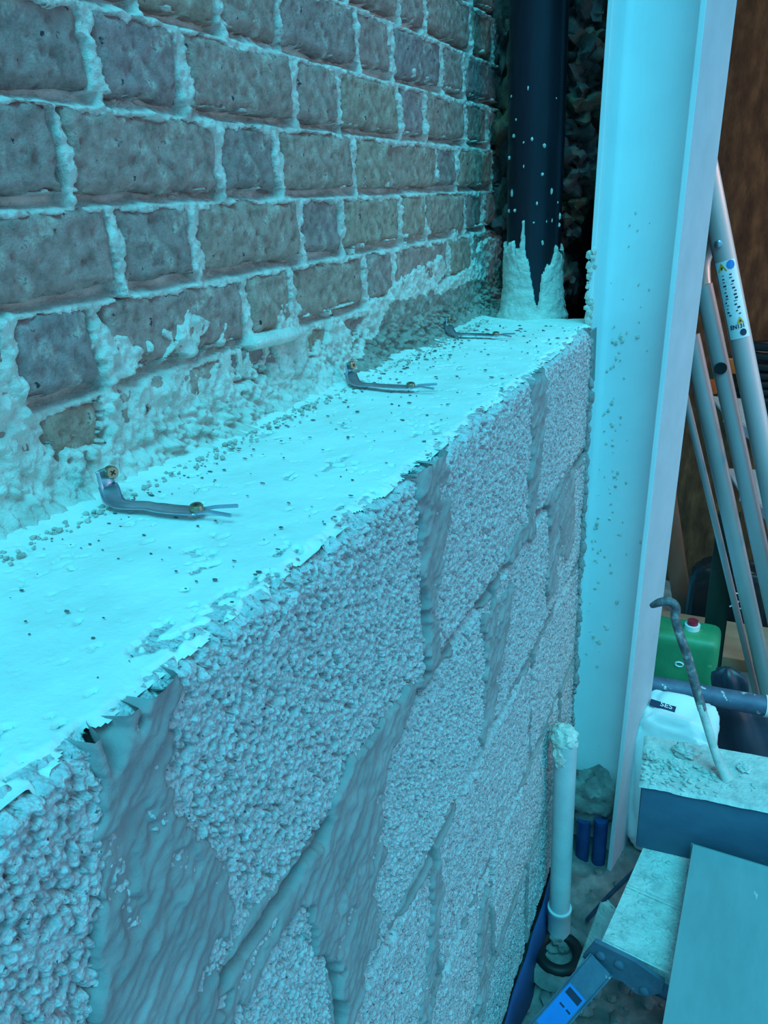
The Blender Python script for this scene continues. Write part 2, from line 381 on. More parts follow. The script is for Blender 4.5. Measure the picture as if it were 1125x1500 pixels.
# leave out cells that lie buried inside bricks
q = np.minimum.reduce([H[:-1, :-1]*-1, H[1:, :-1]*-1, H[:-1, 1:]*-1, H[1:, 1:]*-1]) < .0499
dirty = inpoly(wpoly([(470, 570), (535, 505), (570, 445), (640, 428), (700, 410), (760, 395), (760, 480), (600, 570), (450, 600), (300, 700), (230, 725), (245, 690), (330, 632), (420, 588)]), Yr, Zr)[:-1, :-1]
me = fast_mesh('mortar', P-np.array(wall.location), grid_faces(ny, nz, mask=q), matidx=dirty[q].astype(int).ravel())
tag(link('mortar', me, [M['mortar'], M['dirty']], wall), 'ragged pale lime mortar in the joints and smeared low on the bricks', kind='stuff')
bm = bmesh.new(); box(bm, (WX-.09, .95, .41), AX, (.08, 1.6, 1.00)); own(bm_obj('wall_core', bm, M['mortar'], None), wall)

# ------------------------------------------------------------------ block wall
FLOOR = -1.25
bw = empty('wall_front', (0, .7, FLOOR), 'low wall of rough grey aggregate blocks with smeared cement joints and dusty flat top', 'wall', kind='structure')
BW = .235; YB0, YB1 = -.35, 1.372
perps = [[-.31, .205, .588, 1.012], [-.1, .365, .80, 1.235], [-.31, .205, .588, 1.012], [-.1, .365, .80, 1.235], [-.31, .205, .588, 1.012]]
blocks = []
for c in range(5):
    zt = -.225*c-.0025 if c == 0 else -.225*c-.005
    zb = -.225*(c+1)+.005
    ed = [YB0]+[p for p in perps[c] if p > YB0+.03]+[YB1]
    for a, b in zip(ed, ed[1:]):
        if b < .08: continue
        blocks.append((max(a, -.2)+.005, b-.005, zb, zt, c))
def make_block(a, b, zb, zt, c, idx):
    st = .0011 if (c < 2 and a < .5) else (.0017 if c < 2 else .0024)
    n = int((b-a)/st)+2; m = int((zt-zb)/st)+2
    Y, Z = np.meshgrid(np.linspace(a, b, n), np.linspace(zb, zt, m), indexing='ij')
    ed = np.minimum(np.minimum(Y-a, b-Y), np.minimum(Z-zb, zt-Z))
    f1, rid = grains(Y+Z*.2, Z*.8, 290, 5); f2, r2 = grains(Y, Z, 420, 6)
    g = .0042*np.sqrt(np.clip(1-f1*f1*1.5, 0, 1))+.0034*(rid-.5)-.0045*(rid < .13)+.0012*np.sqrt(np.clip(1-f2*f2, 0, 1))+fbm(Y, Z, 25, 3, 7)*.0014-.0045
    hole = worley(Y, Z, 70, 9); g = g-.006*(1-sstep(.08, .2, hole))
    cr = fbm(Y, Z, 70, 3, 15)
    top = (zt-Z) if c == 0 else np.full(Y.shape, 1.)
    g = g-.010*(1-sstep(0, .007+.006*np.clip(cr, 0, 2), ed))-.007*(1-sstep(.0, .02+.01*fbm(Y, Z*0, 30, 3, 19), top))*np.clip(.4+cr, 0, 1)
    V0 = np.stack([g, Y, Z], -1).reshape(-1, 3); Q = grid_faces(n, m)
    ring = [i*m for i in range(n)]+[(n-1)*m+j for j in range(1, m)]+[i*m+m-1 for i in range(n-2, -1, -1)]+[j for j in range(m-2, 0, -1)]
    k = len(ring); back = V0[ring].copy(); back[:, 0] = -BW; nb = len(V0)
    Q2 = np.array([[ring[i], nb+i, nb+(i+1) % k, ring[(i+1) % k]] for i in range(k)])
    cc = np.array([0, (a+b)/2, zb]); me = fast_mesh('concrete_block', np.vstack([V0, back])-cc, np.vstack([Q, Q2]))
    o = link('concrete_block', me, M['block'], bw); o.location = Vector(cc)-Vector(bw.location)
for i, b in enumerate(blocks): make_block(*b, i)

# cement joints, smeared over the block faces
ny, nz = 800, 600
Y, Z = np.meshgrid(np.linspace(-.05, YB1, ny), np.linspace(-1.15, -.002, nz), indexing='ij')
inb = np.full(Y.shape, -1.)
for a, b, zb, zt, c in blocks: inb = np.maximum(inb, np.minimum(np.minimum(Y-a, b-Y), np.minimum(Z-zb, (zt if c else 1.)-Z)))
rag = fbm(Y, Z, 55, 4, 103)*.004+fbm(Y, Z, 10, 3, 104)*.007
cover = .005+.010*np.clip(fbm(Y, Z, 7, 3, 106), -.4, 1.2)
inside = sstep(-.001, .003, inb+rag*.6-cover)
groove = -.015+.0170*sstep(-.004, .005, inb)+.0018*fbm(Y, Z, 60, 4, 105)
H = groove*(1-inside)-.022*inside
def fpoly(pts): return [(lambda p: (p.y, p.z))(at(x, y, 0, 0)) for x, y in pts]
Yr = Y+fbm(Y, Z, 38, 4, 121)*.012; Zr = Z+fbm(Y, Z, 38, 4, 122)*.012
smear = np.zeros(Y.shape)
for pts in [
 [(185, 1055), (235, 1010), (262, 1000), (262, 1120), (272, 1180), (300, 1235), (335, 1280), (330, 1390), (310, 1420), (340, 1500), (300, 1600), (150, 1600), (150, 1420), (135, 1330), (132, 1230), (150, 1130)],
 [(640, 972), (590, 1010), (548, 1062), (512, 1120), (485, 1180), (472, 1232), (432, 1290), (405, 1340), (345, 1420), (320, 1560), (500, 1560), (530, 1420), (555, 1350), (545, 1300), (560, 1240), (556, 1180), (570, 1110), (605, 1030)],
 [(604, 692), (652, 655), (655, 760), (640, 850), (634, 985), (622, 985), (626, 880), (608, 830)],
 [(776, 556), (800, 548), (793, 650), (782, 770), (768, 775), (778, 650)],
 [(703, 905), (748, 850), (742, 930), (722, 1030), (704, 1100), (700, 1090), (712, 1000)],
 [(800, 725), (838, 690), (840, 790), (802, 885), (797, 860), (802, 790)],
 [(762, 770), (790, 770), (745, 830), (735, 830)],
 [(632, 1290), (648, 1250), (640, 1400), (622, 1500), (612, 1500), (628, 1380)],
 [(700, 1330), (712, 1300), (712, 1450), (698, 1520)],
]: smear = np.maximum(smear, inpoly(fpoly(pts), Yr, Zr))
for pts in [[(400, 1385), (435, 1335), (470, 1395), (498, 1425), (490, 1600), (340, 1600), (352, 1480), (385, 1430)]]:
    smear = np.where(inpoly(fpoly(pts), Yr, Zr), 0, smear)
smear = blur(smear.astype(float), 2)
# trowel streaks run along the drag direction
sv = Y*.82+Z*.57; su = -Y*.57+Z*.82
streak = fbm(sv*.2, su, 75, 4, 131)*.0022+fbm(sv*.12, su, 190, 3, 134)*.0016+fbm(Y, Z, 24, 4, 132)*.0028+fbm(Y, Z, 130, 3, 135)*.0012
brk = sstep(.35, .6, fbm(Y, Z, 26, 4, 133))
H = H*(1-smear)+np.maximum(H, .0042+streak*.9-.0035*brk)*smear
bl = fbm(Y, Z, 30, 4, 140); H = np.maximum(H, np.where((bl > .98) & (inb < .03), .003+.012*(bl-.98), -.03))
q = np.minimum.reduce([-H[:-1, :-1], -H[1:, :-1], -H[:-1, 1:], -H[1:, 1:]]) < .0219
me = fast_mesh('cement_joint', np.stack([H, Y, Z], -1)-np.array(bw.location), grid_faces(ny, nz, mask=q))
tag(link('cement_joint', me, M['joint'], bw), 'darker cement joints with trowelled smears', kind='stuff')

# the dusted flat top
nx, ny = 150, 1000
X, Y = np.meshgrid(np.linspace(WX+.012, -.006, nx), np.linspace(-.1, 1.46, ny), indexing='ij')
edge = -.012+fbm(Y, Y*0, 40, 4, 201)*.004+fbm(Y, X, 110, 3, 202)*.005+fbm(Y, Y*0, 8, 3, 203)*.003
edge = np.where(Y > YB1-.01, edge-.0, edge)
H = fbm(X, Y, 8, 4, 204)*.0016+fbm(X, Y, 60, 3, 205)*.0005
pz = sstep(-.10, -.005, X)*(.45+.55*sstep(-.2, .5, fbm(X, Y, 7, 3, 206)))*sstep(.75, .3, Y)+.25*sstep(-.05, 0, X)
pit = fbm(X, Y*.7, 110, 3, 207)-.35*fbm(X, Y, 30, 2, 208)
H = H-.007*sstep(.70-.60*pz, .88-.53*pz, pit)
wl = np.abs(fbm(X, Y, 34, 3, 209)); H = H-.0035*sstep(.03, .0, wl)*sstep(.15, .6, fbm(X, Y, 12, 3, 210))
H = H-.0045*sstep(edge-.008, edge+.003, X)
H = H+.004*sstep(WX+.05, WX+.02, X)
q = (np.minimum.reduce([-H[:-1, :-1], -H[1:, :-1], -H[:-1, 1:], -H[1:, 1:]]) < .0042)
me = fast_mesh('dusty_top', np.stack([X, Y, H], -1)-np.array(bw.location), grid_faces(nx, ny, mask=q))
tag(link('dusty_top', me, M['screed'], bw), 'pale cement-dusted flat top, pitted along the front edge')
bm = bmesh.new(); box(bm, (-.128, .66, -.62), AX, (.22, 1.45, 1.22)); own(bm_obj('wall_core', bm, M['joint'], None), bw)
bm = bmesh.new(); box(bm, (-.12, 1.415, -.06), AX, (.235, .08, .10)); own(bm_obj('end_fill', bm, M['joint'], None), bw)
bm = bmesh.new()
for k in range(90):
    z = -.03-1.08*k/89; r = random.uniform(.005, .010); lump(bm, (-.002+random.uniform(-.002, .004), YB1+.002, z), (r, .006, r*1.5), 2, .5, 2, k)
tag(own(bm_obj('mortar_bead', bm, M['joint']), bw), 'ragged mortar bead where the blocks meet the column', kind='stuff')
# membrane at the foot
bm = bmesh.new(); prev = None
for k in range(40):
    y = .3+k*(1.07/39); wv = .006*math.sin(k*1.3)+.004*math.sin(k*.5)
    r = [bm.verts.new((.003+wv*.2, y, -1.13)), bm.verts.new((.006+wv*.4, y, -1.19)), bm.verts.new((.014+wv*.6, y, FLOOR+.004))]
    if prev:
        for i in range(2): bm.faces.new((prev[i], prev[i+1], r[i+1], r[i]))
    prev = r
o = bm_obj('membrane', bm, M['dpm']); s = o.modifiers.new('s', 'SOLIDIFY'); s.thickness = .0015; own(o, bw); o['label'] = 'blue plastic membrane at the foot of the wall'

# loose flecks lying on the ledge
bm = bmesh.new()
for k in range(330):
    if k < 230: x = random.uniform(-.20, -.012); y = random.uniform(.2, 1.38)
    else: x = -.205+abs(random.gauss(0, .02)); y = random.uniform(.35, 1.4)
    s = random.uniform(.0004, .0011)*(.6+y*.8); lump(bm, (x, y, .001+s*.4), (s*random.uniform(1, 3.2), s*random.uniform(.8, 1.6), s*.7), 1, .4, 1.5, k)
tag(own(bm_obj('mortar_flecks', bm, M['dcrumb']), bw), 'scattered dark flecks stuck on the pale top', kind='stuff')
bm = bmesh.new()
for k in range(600):
    y = random.uniform(.3, 1.42); x = -.219+abs(random.gauss(0, .012)); s = random.uniform(.0006, .0022)*(.5+random.random())
    lump(bm, (x, y, s*.5+.001), (s, s*1.2, s*.8), 1, .45, 1.6, k)
tag(bm_obj('mortar_crumbs', bm, M['crumb']), 'heap of mortar crumbs along the brick wall foot on the ledge', 'debris', kind='stuff')

# ------------------------------------------------------------------ wall ties
def wall_tie(pts_px, wallpx, label, sc=1.0):
    P = [at(x, y, 2, .006) for x, y in pts_px]
    hd = at(*wallpx, 0, P[0].x-.004)
    root = empty('wall_tie', P[0]-Vector((0, 0, .006)), label, 'wall tie', 'bent steel wall ties along the ledge')
    path = [hd+Vector((0.001, 0, .008)), hd+Vector((0.002, 0, -.006)), Vector((P[0].x+.002, P[0].y, .014))]+[p.copy() for p in P[1:]]
    path = catmull(path, 7); bm = bmesh.new(); rows_ = []
    for i, p in enumerate(path):
        d = (path[min(i+1, len(path)-1)]-path[max(i-1, 0)]).normalized(); s = d.cross(Vector((1, 0, 1)).normalized()); s = Vector((d.y*-1, d.x, 0)) if abs(d.z) < .5 else Vector((0, 1, 0))
        s.normalize(); wv = .0082*sc*(1-.18*math.exp(-((i/len(path)-.68)/.03)**2)); nrm = d.cross(s).normalized()*(-1)
        rr = []
        for a in (-1, -.5, 0, .5, 1): rr.append(bm.verts.new(p+s*wv*a+nrm*.0016*(1-a*a)))
        rows_.append(rr)
    for A, B in zip(rows_, rows_[1:]):
        for k in range(4): bm.faces.new((A[k], A[k+1], B[k+1], B[k]))
    o = bm_obj('strap', bm, M['steel']); sm = o.modifiers.new('s', 'SOLIDIFY'); sm.thickness = .0016; own(o, root)
    e = path[-1]; d = (path[-1]-path[-5]).normalized(); s = Vector((-d.y, d.x, 0)).normalized()
    for k in (-1, 1):
        bm = bmesh.new(); tube(bm, [e+s*k*.004-d*.004, e+s*k*.005+d*.012+Vector((0, 0, .003)), e+s*k*.0075*(1 if k > 0 else .7)+d*.030+Vector((0, 0, .004 if k > 0 else .001))], .0013, 6, flat=1.2)
        own(bm_obj('fork_tine', bm, M['steel']), root)
    def screw(c, n):
        bm = bmesh.new(); n = n.normalized()
        tube(bm, [c-n*.004, c+n*.0008, c+n*.0022], [.0056, .0056, .0046], 20, hint=Vector((.3, .5, .8)))
        so_ = own(bm_obj('screw', bm, M['brass']), root)
        t1 = n.orthogonal().normalized(); t2 = n.cross(t1); bm = bmesh.new()
        for tt, t3 in ((t1, t2), (t2, t1)): box(bm, c+n*.0021, (tt, t3, n), (.005, .0013, .0008))
        x = bm_obj('cross_recess', bm, M['screwdark'], None); x.parent = so_; x.matrix_parent_inverse = so_.matrix_basis.inverted() @ Matrix.Translation(-Vector(root.location))
        x.matrix_parent_inverse = Matrix.Translation(-Vector(root.location))  # same space as the screw
        x.matrix_parent_inverse = Matrix.Identity(4)
    screw(hd+Vector((.006, .004, .004)), Vector((1, -.35, .1)))
    screw(e+Vector((0, 0, .004))-d*.002, Vector((.05, -.1, 1)))
    return root
wall_tie([(160, 728), (172, 738), (215, 742), (250, 747), (292, 750)], (152, 700), 'bent galvanised wall tie with two screw heads, at the end furthest from the black pipe')
wall_tie([(512, 556), (522, 562), (550, 565), (580, 567), (604, 568)], (509, 540), 'bent galvanised wall tie lying between the two others on the ledge')
wall_tie([(655, 484), (664, 489), (690, 490), (712, 491), (728, 492)], (654, 472), 'thin bent wall tie closest to the black pipe')

# ------------------------------------------------------------------ black soil pipe
PC = Vector((-.139, 1.50, 0)); PR = .0505
root = empty('soil_pipe', (PC.x, PC.y, -.01), 'black pitch-coated vertical soil pipe with mortar plastered round its foot', 'pipe')
bm = bmesh.new(); tube(bm, [(PC.x-.004+.004*0, PC.y, -.02), (PC.x-.002, PC.y, .3), (PC.x-.004, PC.y, .95)], PR, 48, hint=Vector((0, 1, 0)))
own(bm_obj('pipe', bm, M['pipeblack']), root)
na, nh = 200, 130
A, Hh = np.meshgrid(np.linspace(0, 2*np.pi, na), np.linspace(-.02, .26, nh), indexing='ij')
ca, sa = np.cos(A), np.sin(A)
front = -(sa*.9-ca*.25)                        # towards the camera
lim = .130-.075*np.exp(-((A-(1.5*np.pi+.42))/.36)**2)+.035*fbm(ca*3, sa*3, 1.2, 3, 301)+.014*fbm(A, Hh, 9, 4, 302)+.05*np.exp(-((A-(1.5*np.pi-.12))/.07)**2)
cov = sstep(.004, -.006, Hh-lim)
rad = PR+np.where(cov > .5, .002+.004*cov+.0022*fbm(A*.05, Hh, 90, 4, 303)+.012*np.exp(-np.clip(Hh, 0, 1)/.03), -.004)
P = np.stack([PC.x-.003+rad*ca, PC.y+rad*sa, Hh], -1)
own(link('mortar_coat', fast_mesh('mortar_coat', P, grid_faces(na, nh)), M['mortar']), root)
bm = bmesh.new()
for k in range(26):
    a = random.uniform(3.6, 6.2); z = random.uniform(.12, .40)
    if random.random() < .6: z = random.uniform(.1, .25)
    s = random.uniform(.0012, .0035); lump(bm, (PC.x-.003+PR*math.cos(a), PC.y+PR*math.sin(a), z), (s, s, s*random.uniform(1, 2.5)), 1, .4, 2, k)
tag(own(bm_obj('mortar_splash', bm, M['mortar']), root), None, kind='stuff')

# ------------------------------------------------------------------ steel column (H section, slightly turned and leaning)
CYAW = math.radians(12.); cu = Vector((math.cos(CYAW), -math.sin(CYAW), 0)); cv = Vector((math.sin(CYAW), math.cos(CYAW), 0))
lean = .0185
Pn = Vector((.1295, 1.37, 0))                 # near right toe at z=0
def col_pt(u, v, z): return Pn+cu*(u-.15)+cv*v+Vector((lean*z, 0, z))
root = empty('steel_column', (.08, 1.45, FLOOR), 'white painted steel H column at the end of the block wall', 'column')
def prism(u0, u1, v0, v1, z0, z1):
    bm = bmesh.new(); vs = [[bm.verts.new(col_pt(u, v, z)) for u, v in ((u0, v0), (u1, v0), (u1, v1), (u0, v1))] for z in (z0, z1)]
    bm.faces.new(vs[0][::-1]); bm.faces.new(vs[1])
    for k in range(4): bm.faces.new((vs[0][k], vs[0][(k+1) % 4], vs[1][(k+1) % 4], vs[1][k]))
    bmesh.ops.bevel(bm, geom=bm.edges[:], offset=.0012, segments=2, affect='EDGES'); return bm
ZT = 1.05
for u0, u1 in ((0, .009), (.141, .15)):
    o = own(bm_obj('flange', prism(u0, u1, 0, .156, FLOOR, ZT), [M['whitepaint'], M['shadepaint']]), root)
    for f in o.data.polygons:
        if f.normal.dot(cu) > .9 and f.center.x > .1-.02: f.material_index = 1  # outer flange face gets the paint with shade in its colour
bm = prism(.008, .142, .062, .069, FLOOR, ZT)
own(bm_obj('web', bm, M['whitepaint']), root)
for u0, s in ((.009, 1), (.141, -1)):          # root fillets
    bm = bmesh.new(); R_ = .011; rings = []
    for z in (FLOOR, ZT):
        arc = [(u0+s*(R_-R_*math.cos(t)), .062-(R_-R_*math.sin(t))) for t in [math.pi/2*k/6 for k in range(7)]]
        rings.append([bm.verts.new(col_pt(u, v, z)) for u, v in arc])
    for k in range(6): bm.faces.new((rings[0][k], rings[0][k+1], rings[1][k+1], rings[1][k]))
    own(bm_obj('fillet', bm, M['whitepaint']), root)
bm = bmesh.new()
for k in range(150):                            # mortar stuck along the left toe just above the ledge, and spots on the web
    if k < 55: p = col_pt(random.uniform(-.003, .008), random.uniform(-.003, .003), random.uniform(.0, .16)**1.1); s = random.uniform(.002, .006)
    elif k < 90: p = col_pt(random.uniform(.012, .10), .0615, random.uniform(-.5, .2)); s = random.uniform(.001, .0028)
    else: p = col_pt(.02+abs(random.gauss(0, .03)), .0618, random.uniform(-.75, .0)); s = random.uniform(.0015, .0045)
    lump(bm, p, (s, s*.6, s*random.uniform(.8, 1.8)), 1, .5, 2, k)
tag(own(bm_obj('mortar_splash', bm, M['mortar']), root), None, kind='stuff')
bm = bmesh.new(); lump(bm, col_pt(.075, .04, -1.09), (.066, .04, .075), 4, .28, 2.6, 5)
tag(own(bm_obj('concrete_haunch', bm, M['floor']), root), 'rough brown concrete packed between the flanges')

# ------------------------------------------------------------------ rubble behind pipe and the dark gap
rb = empty('wall_back', (-.1, 1.8, 0), 'broken rubble masonry with a black gap behind the black pipe', 'wall', kind='structure')
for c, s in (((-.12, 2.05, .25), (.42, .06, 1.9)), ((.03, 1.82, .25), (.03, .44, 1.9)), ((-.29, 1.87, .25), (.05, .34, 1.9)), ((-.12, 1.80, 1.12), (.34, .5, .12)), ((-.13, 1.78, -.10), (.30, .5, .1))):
    bm = bmesh.new(); box(bm, c, AX, s); own(bm_obj('shade_backing', bm, M['dark']), rb)  # near-black boxes stand in for the gap's shade; unseen top slab added
k = 0
for px, py, rx, rz in [(850, -25, .05, .05), (848, 25, .045, .045), (862, 75, .04, .035), (845, 95, .05, .04), (852, 130, .045, .04), (848, 165, .05, .035), (838, 205, .045, .045), (850, 235, .04, .04), (838, 262, .045, .035), (833, 300, .03, .03), (834, 330, .022, .03), (830, 410, .022, .035), (740, 60, .03, .07), (741, 190, .03, .06), (740, 320, .03, .06), (742, 420, .03, .05), (790, 100, .06, .1), (790, 260, .06, .1)]:
    p = at(px, py, 1, 1.68); bm = bmesh.new(); lump(bm, (0, 0, 0), (rx*1.15, .07, rz*1.15), 4, .75, 1.9, k+3)
    o = bm_obj('stone', bm, M['stone'], rb, angle=60); o.location = p-Vector(rb.location); k += 1

# ------------------------------------------------------------------ floor and back of the store
nx, ny = 200, 260
X, Y = np.meshgrid(np.linspace(-.05, 1.6, nx), np.linspace(.25, 2.95, ny), indexing='ij')
Hf = fbm(X, Y, 6, 5, 401)*.012+fbm(X, Y, 40, 3, 402)*.006+.05*sstep(.22, .0, X)*sstep(.9, 1.25, Y)*sstep(1.6, 1.4, Y)*(.5+.5*fbm(X, Y, 14, 3, 403))
fl = link('floor', fast_mesh('floor', np.stack([X, Y, FLOOR+Hf-.004], -1), grid_faces(nx, ny)), M['floor'])
tag(fl, 'muddy concrete floor with rubble and mortar droppings', 'floor', kind='structure')
bm = bmesh.new(); box(bm, (.45, 2.93, .1), AX, (2.0, .02, 2.8), .002)
wr = tag(bm_obj('wall_far', bm, M['osb']), 'dark brown strand board sheet lining behind the ladder', 'wall', kind='structure')
bm = bmesh.new(); box(bm, (.45, 2.35, 1.22), AX, (1.95, 1.2, .03)); tag(bm_obj('shade_roof', bm, M['osb']), 'unseen strand board roof added to shade the store', 'shade_roof', kind='structure')  # out of view, added to block overhead light from the store

# ------------------------------------------------------------------ lower left: grey waste pipe, gully, blue pipes
wp = Vector((.031, 1.165, 0))
root = empty('waste_pipe', (wp.x, wp.y, FLOOR), 'grey plastic waste pipe standing at the block wall foot with mortar on its top', 'pipe')
t = at(829, 1085, 0, .036); b = at(819, 1350, 0, .036)
bm = bmesh.new(); tube(bm, [b, b.lerp(t, .5), t], .0205, 28, hint=Vector((0, 1, 0))); own(bm_obj('pipe', bm, M['waste']), root)
bm = bmesh.new(); d = (t-b).normalized()
tube(bm, [b+d*(-.03), b+d*.035, b+d*.037, b+d*.045, b+d*.047], [.0235, .0235, .0245, .0245, .021], 28, hint=Vector((0, 1, 0)))
own(bm_obj('coupling', bm, M['waste']), root)
bm = bmesh.new(); lump(bm, (b.x, b.y, FLOOR+.015), (.036, .034, max(.03, b.z-FLOOR-.03)), 4, .3, 2.5, 12); tag(own(bm_obj('mortar_bed', bm, M['floor']), root), 'lumpy mortar bed round the pipe foot')
bm = bmesh.new(); lump(bm, t+Vector((-.004, .004, .0)), (.025, .024, .03), 4, .25, 3, 4); lump(bm, t+Vector((-.006, -.014, -.03)), (.014, .010, .022), 3, .4, 3, 9)
own(bm_obj('mortar_cap', bm, M['mortar']), root)
g0 = b-Vector((0, 0, .03)); g0.z = FLOOR+.012
root = empty('drain_gully', (g0.x+.01, g0.y-.05, FLOOR), 'black drain collar bedded in mud at the foot of the waste pipe', 'drain')
bm = bmesh.new(); cc = at(818, 1400, 2, FLOOR+.02)
tube(bm, [cc+Vector((.04*math.cos(a), .04*math.sin(a), .008)) for a in np.linspace(0, 2*math.pi, 33)], .012, 12, cap=False); own(bm_obj('collar', bm, M['black']), root)
bm = bmesh.new(); tube(bm, [cc+Vector((.062*math.cos(a), .062*math.sin(a), -.004)) for a in np.linspace(0, 2*math.pi, 33)], .016, 10, cap=False, wob=.5); own(bm_obj('mortar_bed', bm, M['floor']), root)
for px, lab in ((856, 'blue plastic service pipe next to the grey waste pipe'), (881, 'blue plastic service pipe next to the column flange')):
    p1 = at(px, 1200, 1, 1.39); p0 = p1.copy(); p0.z = FLOOR-.005; bm = bmesh.new(); tube(bm, [p0, p1], .0155, 18, hint=Vector((0, 1, 0)))
    tag(bm_obj('service_pipe', bm, M['bluepipe']), lab, 'pipe', 'blue service pipes at the column foot')
bm = bmesh.new()
for k in range(130):
    x = random.uniform(.01, .32); y = random.uniform(.85, 1.5); s = random.uniform(.004, .016)
    lump(bm, (x, y, FLOOR+s*.3), (s, s*1.1, s*.7), 2, .45, 1.7, k)
tag(bm_obj('rubble', bm, M['floor'], fl), 'lumps of rubble and dried mortar strewn by the drain', kind='stuff')

# ------------------------------------------------------------------ trestle platform, beam, board
PZ = -.90
root = empty('work_trestle', (.24, 1.1, FLOOR), 'low folding work trestle with mortar-caked plank top and blue-grey steel hinge', 'trestle')
c = [at(945, 1242, 2, PZ), at(885, 1378, 2, PZ)]
xl = lambda y: c[1].x+(c[0].x-c[1].x)*(y-c[1].y)/(c[0].y-c[1].y)
dirp = (c[0]-c[1]).normalized(); sx = Vector((dirp.y, -dirp.x, 0))
far = c[1]+dirp*.50
def deck(name, a, b, t=.03):
    p0 = c[1]+dirp*a; p1 = c[1]+dirp*b; bm = bmesh.new()
    box(bm, (p0+p1)/2+sx*.13+Vector((0, 0, -t/2)), (dirp, sx, AX[2]), ((p1-p0).length, .26, t), .003); return own(bm_obj(name, bm, M['dusttop']), root)
deck('plank', 0, .118); deck('plank', .124, .27); deck('plank', .276, .42)
bm = bmesh.new()
for k in range(150):
    a = random.uniform(.0, .25); s_ = random.uniform(.003, .11); r = random.uniform(.0012, .0045); p = c[1]+dirp*a+sx*s_
    lump(bm, p+Vector((0, 0, r*.2)), (r*1.6, r*1.3, r*.6), 1, .5, 1.7, k)
tag(own(bm_obj('mortar_crumbs', bm, M['dusttop']), root), None, kind='stuff')
# hinge bracket across the front end
fr = c[1]-Vector((0, 0, .0)); bm = bmesh.new()
bp = [(-.012, .002), (.052, .002), (.098, -.012), (.098, -.035), (.075, -.062), (.06, -.066), (.038, -.055), (-.006, -.062), (-.03, -.045)]
fwd = -dirp
vsA = [bm.verts.new(fr+sx*u+Vector((0, 0, v))+fwd*.004) for u, v in bp]; vsB = [bm.verts.new(fr+sx*u+Vector((0, 0, v))+fwd*.012) for u, v in bp]
bm.faces.new(vsA); bm.faces.new(vsB[::-1])
for k in range(len(bp)): bm.faces.new((vsA[k], vsA[(k+1) % len(bp)], vsB[(k+1) % len(bp)], vsB[k]))
br = own(bm_obj('hinge_bracket', bm, M['bracket']), root)
for u, v in ((.072, -.05), (.0, -.02), (.03, -.02)):
    bm = bmesh.new(); q = fr+sx*u+Vector((0, 0, v)); tube(bm, [q+fwd*.010, q+fwd*.015, q+fwd*.017], [.008, .008, .005], 14)
    x = bm_obj('rivet', bm, M['bracket']); x.parent = br
# front rail under plank and splayed leg with blue sticker
bm = bmesh.new(); box(bm, fr+sx*.16+Vector((0, 0, -.045))+dirp*.012, (dirp, sx, AX[2]), (.024, .24, .03), .003); own(bm_obj('rail', bm, M['bracket']), root)
l0 = fr+sx*.002+Vector((0, 0, -.04))+fwd*.012; l1 = at(800, 1510, 2, FLOOR+.01)
l1 = l0+(at(812, 1492, 1, l0.y-.06)-l0)*1.0; ld = (l1-l0).normalized(); l1 = l0+ld*((FLOOR+.004-l0.z)/ld.z)
view = (CAM-l0).normalized(); ls = ld.cross(view).normalized(); ln_ = ls.cross(ld).normalized()
if ln_.dot(view) < 0: ln_ = -ln_
bm = bmesh.new(); box(bm, (l0+l1)/2, (ld, ls, ln_), ((l1-l0).length, .038, .022), .003); lg = own(bm_obj('leg', bm, M['bracket']), root)
def on_leg(a): return l0+ld*a+ln_*.0112
bm = bmesh.new(); box(bm, on_leg(.098), (ld, ls, ln_), (.085, .033, .0008)); st = own(bm_obj('sticker', bm, M['sticker']), root); st['label'] = 'blue sticker on the leg'
bm = bmesh.new(); box(bm, on_leg(.066)+ln_*.0006, (ld, ls, ln_), (.012, .026, .0006)); x = bm_obj('print', bm, M['print']); x.parent = st
bm = bmesh.new()
for j, wd in ((-.006, .008), (.003, .009)): box(bm, on_leg(.09)+ls*j*1.4+ln_*.0006, (ld, ls, ln_), (.003, wd, .0006))
x = bm_obj('print', bm, M['print']); x.parent = st
# the other legs
for q in (c[1]+sx*.25+dirp*.02, c[1]+dirp*.40+sx*.02, c[1]+dirp*.40+sx*.25):
    bm = bmesh.new(); beam(bm, q+Vector((0, 0, -.03)), Vector((q.x, q.y, FLOOR+.004)), .03, .022, Vector((0, 1, 0))); own(bm_obj('leg', bm, M['bracket']), root)

# blue beam on the trestle
BT = -.755
p00 = at(940, 1150, 2, BT); p01 = at(1125, 1188, 2, BT); p10 = at(945, 1077, 2, BT)
bx = (p01-p00); bx.z = 0; bx.normalize(); by = Vector((-bx.y, bx.x, 0)); L_ = .75; D_ = (p10-p00).dot(by); Hb = BT-PZ-.001
root = empty('timber_beam', p00+bx*.3+Vector((0, 0, PZ-BT)), 'dark blue timber beam with mortar-covered top lying on the trestle', 'beam')
bm = bmesh.new(); box(bm, p00+bx*L_/2+by*D_/2+Vector((0, 0, -Hb/2)), (bx, by, AX[2]), (L_, D_, Hb), .004); own(bm_obj('body', bm, M['timberblue']), root)
n1, n2 = 200, 60
A, B = np.meshgrid(np.linspace(-.004, L_-.01, n1), np.linspace(-.004, D_-.002, n2), indexing='ij')
hh = .0022+.0012*fbm(A, B, 25, 4, 501)+.004*np.clip(fbm(A, B, 45, 4, 502)-.2, 0, 2)*sstep(.20, .08, A)*sstep(.09, .03, B)
ed = np.minimum(A+.004, B+.004); hh = hh-.004*(1-sstep(.0, .006, ed))
P = np.array(p00)[None, None]+A[..., None]*np.array(bx)+B[..., None]*np.array(by)+hh[..., None]*np.array([0, 0, 1])
own(link('mortar_layer', fast_mesh('mortar_layer', P, grid_faces(n1, n2)), M['dusttop']), root)
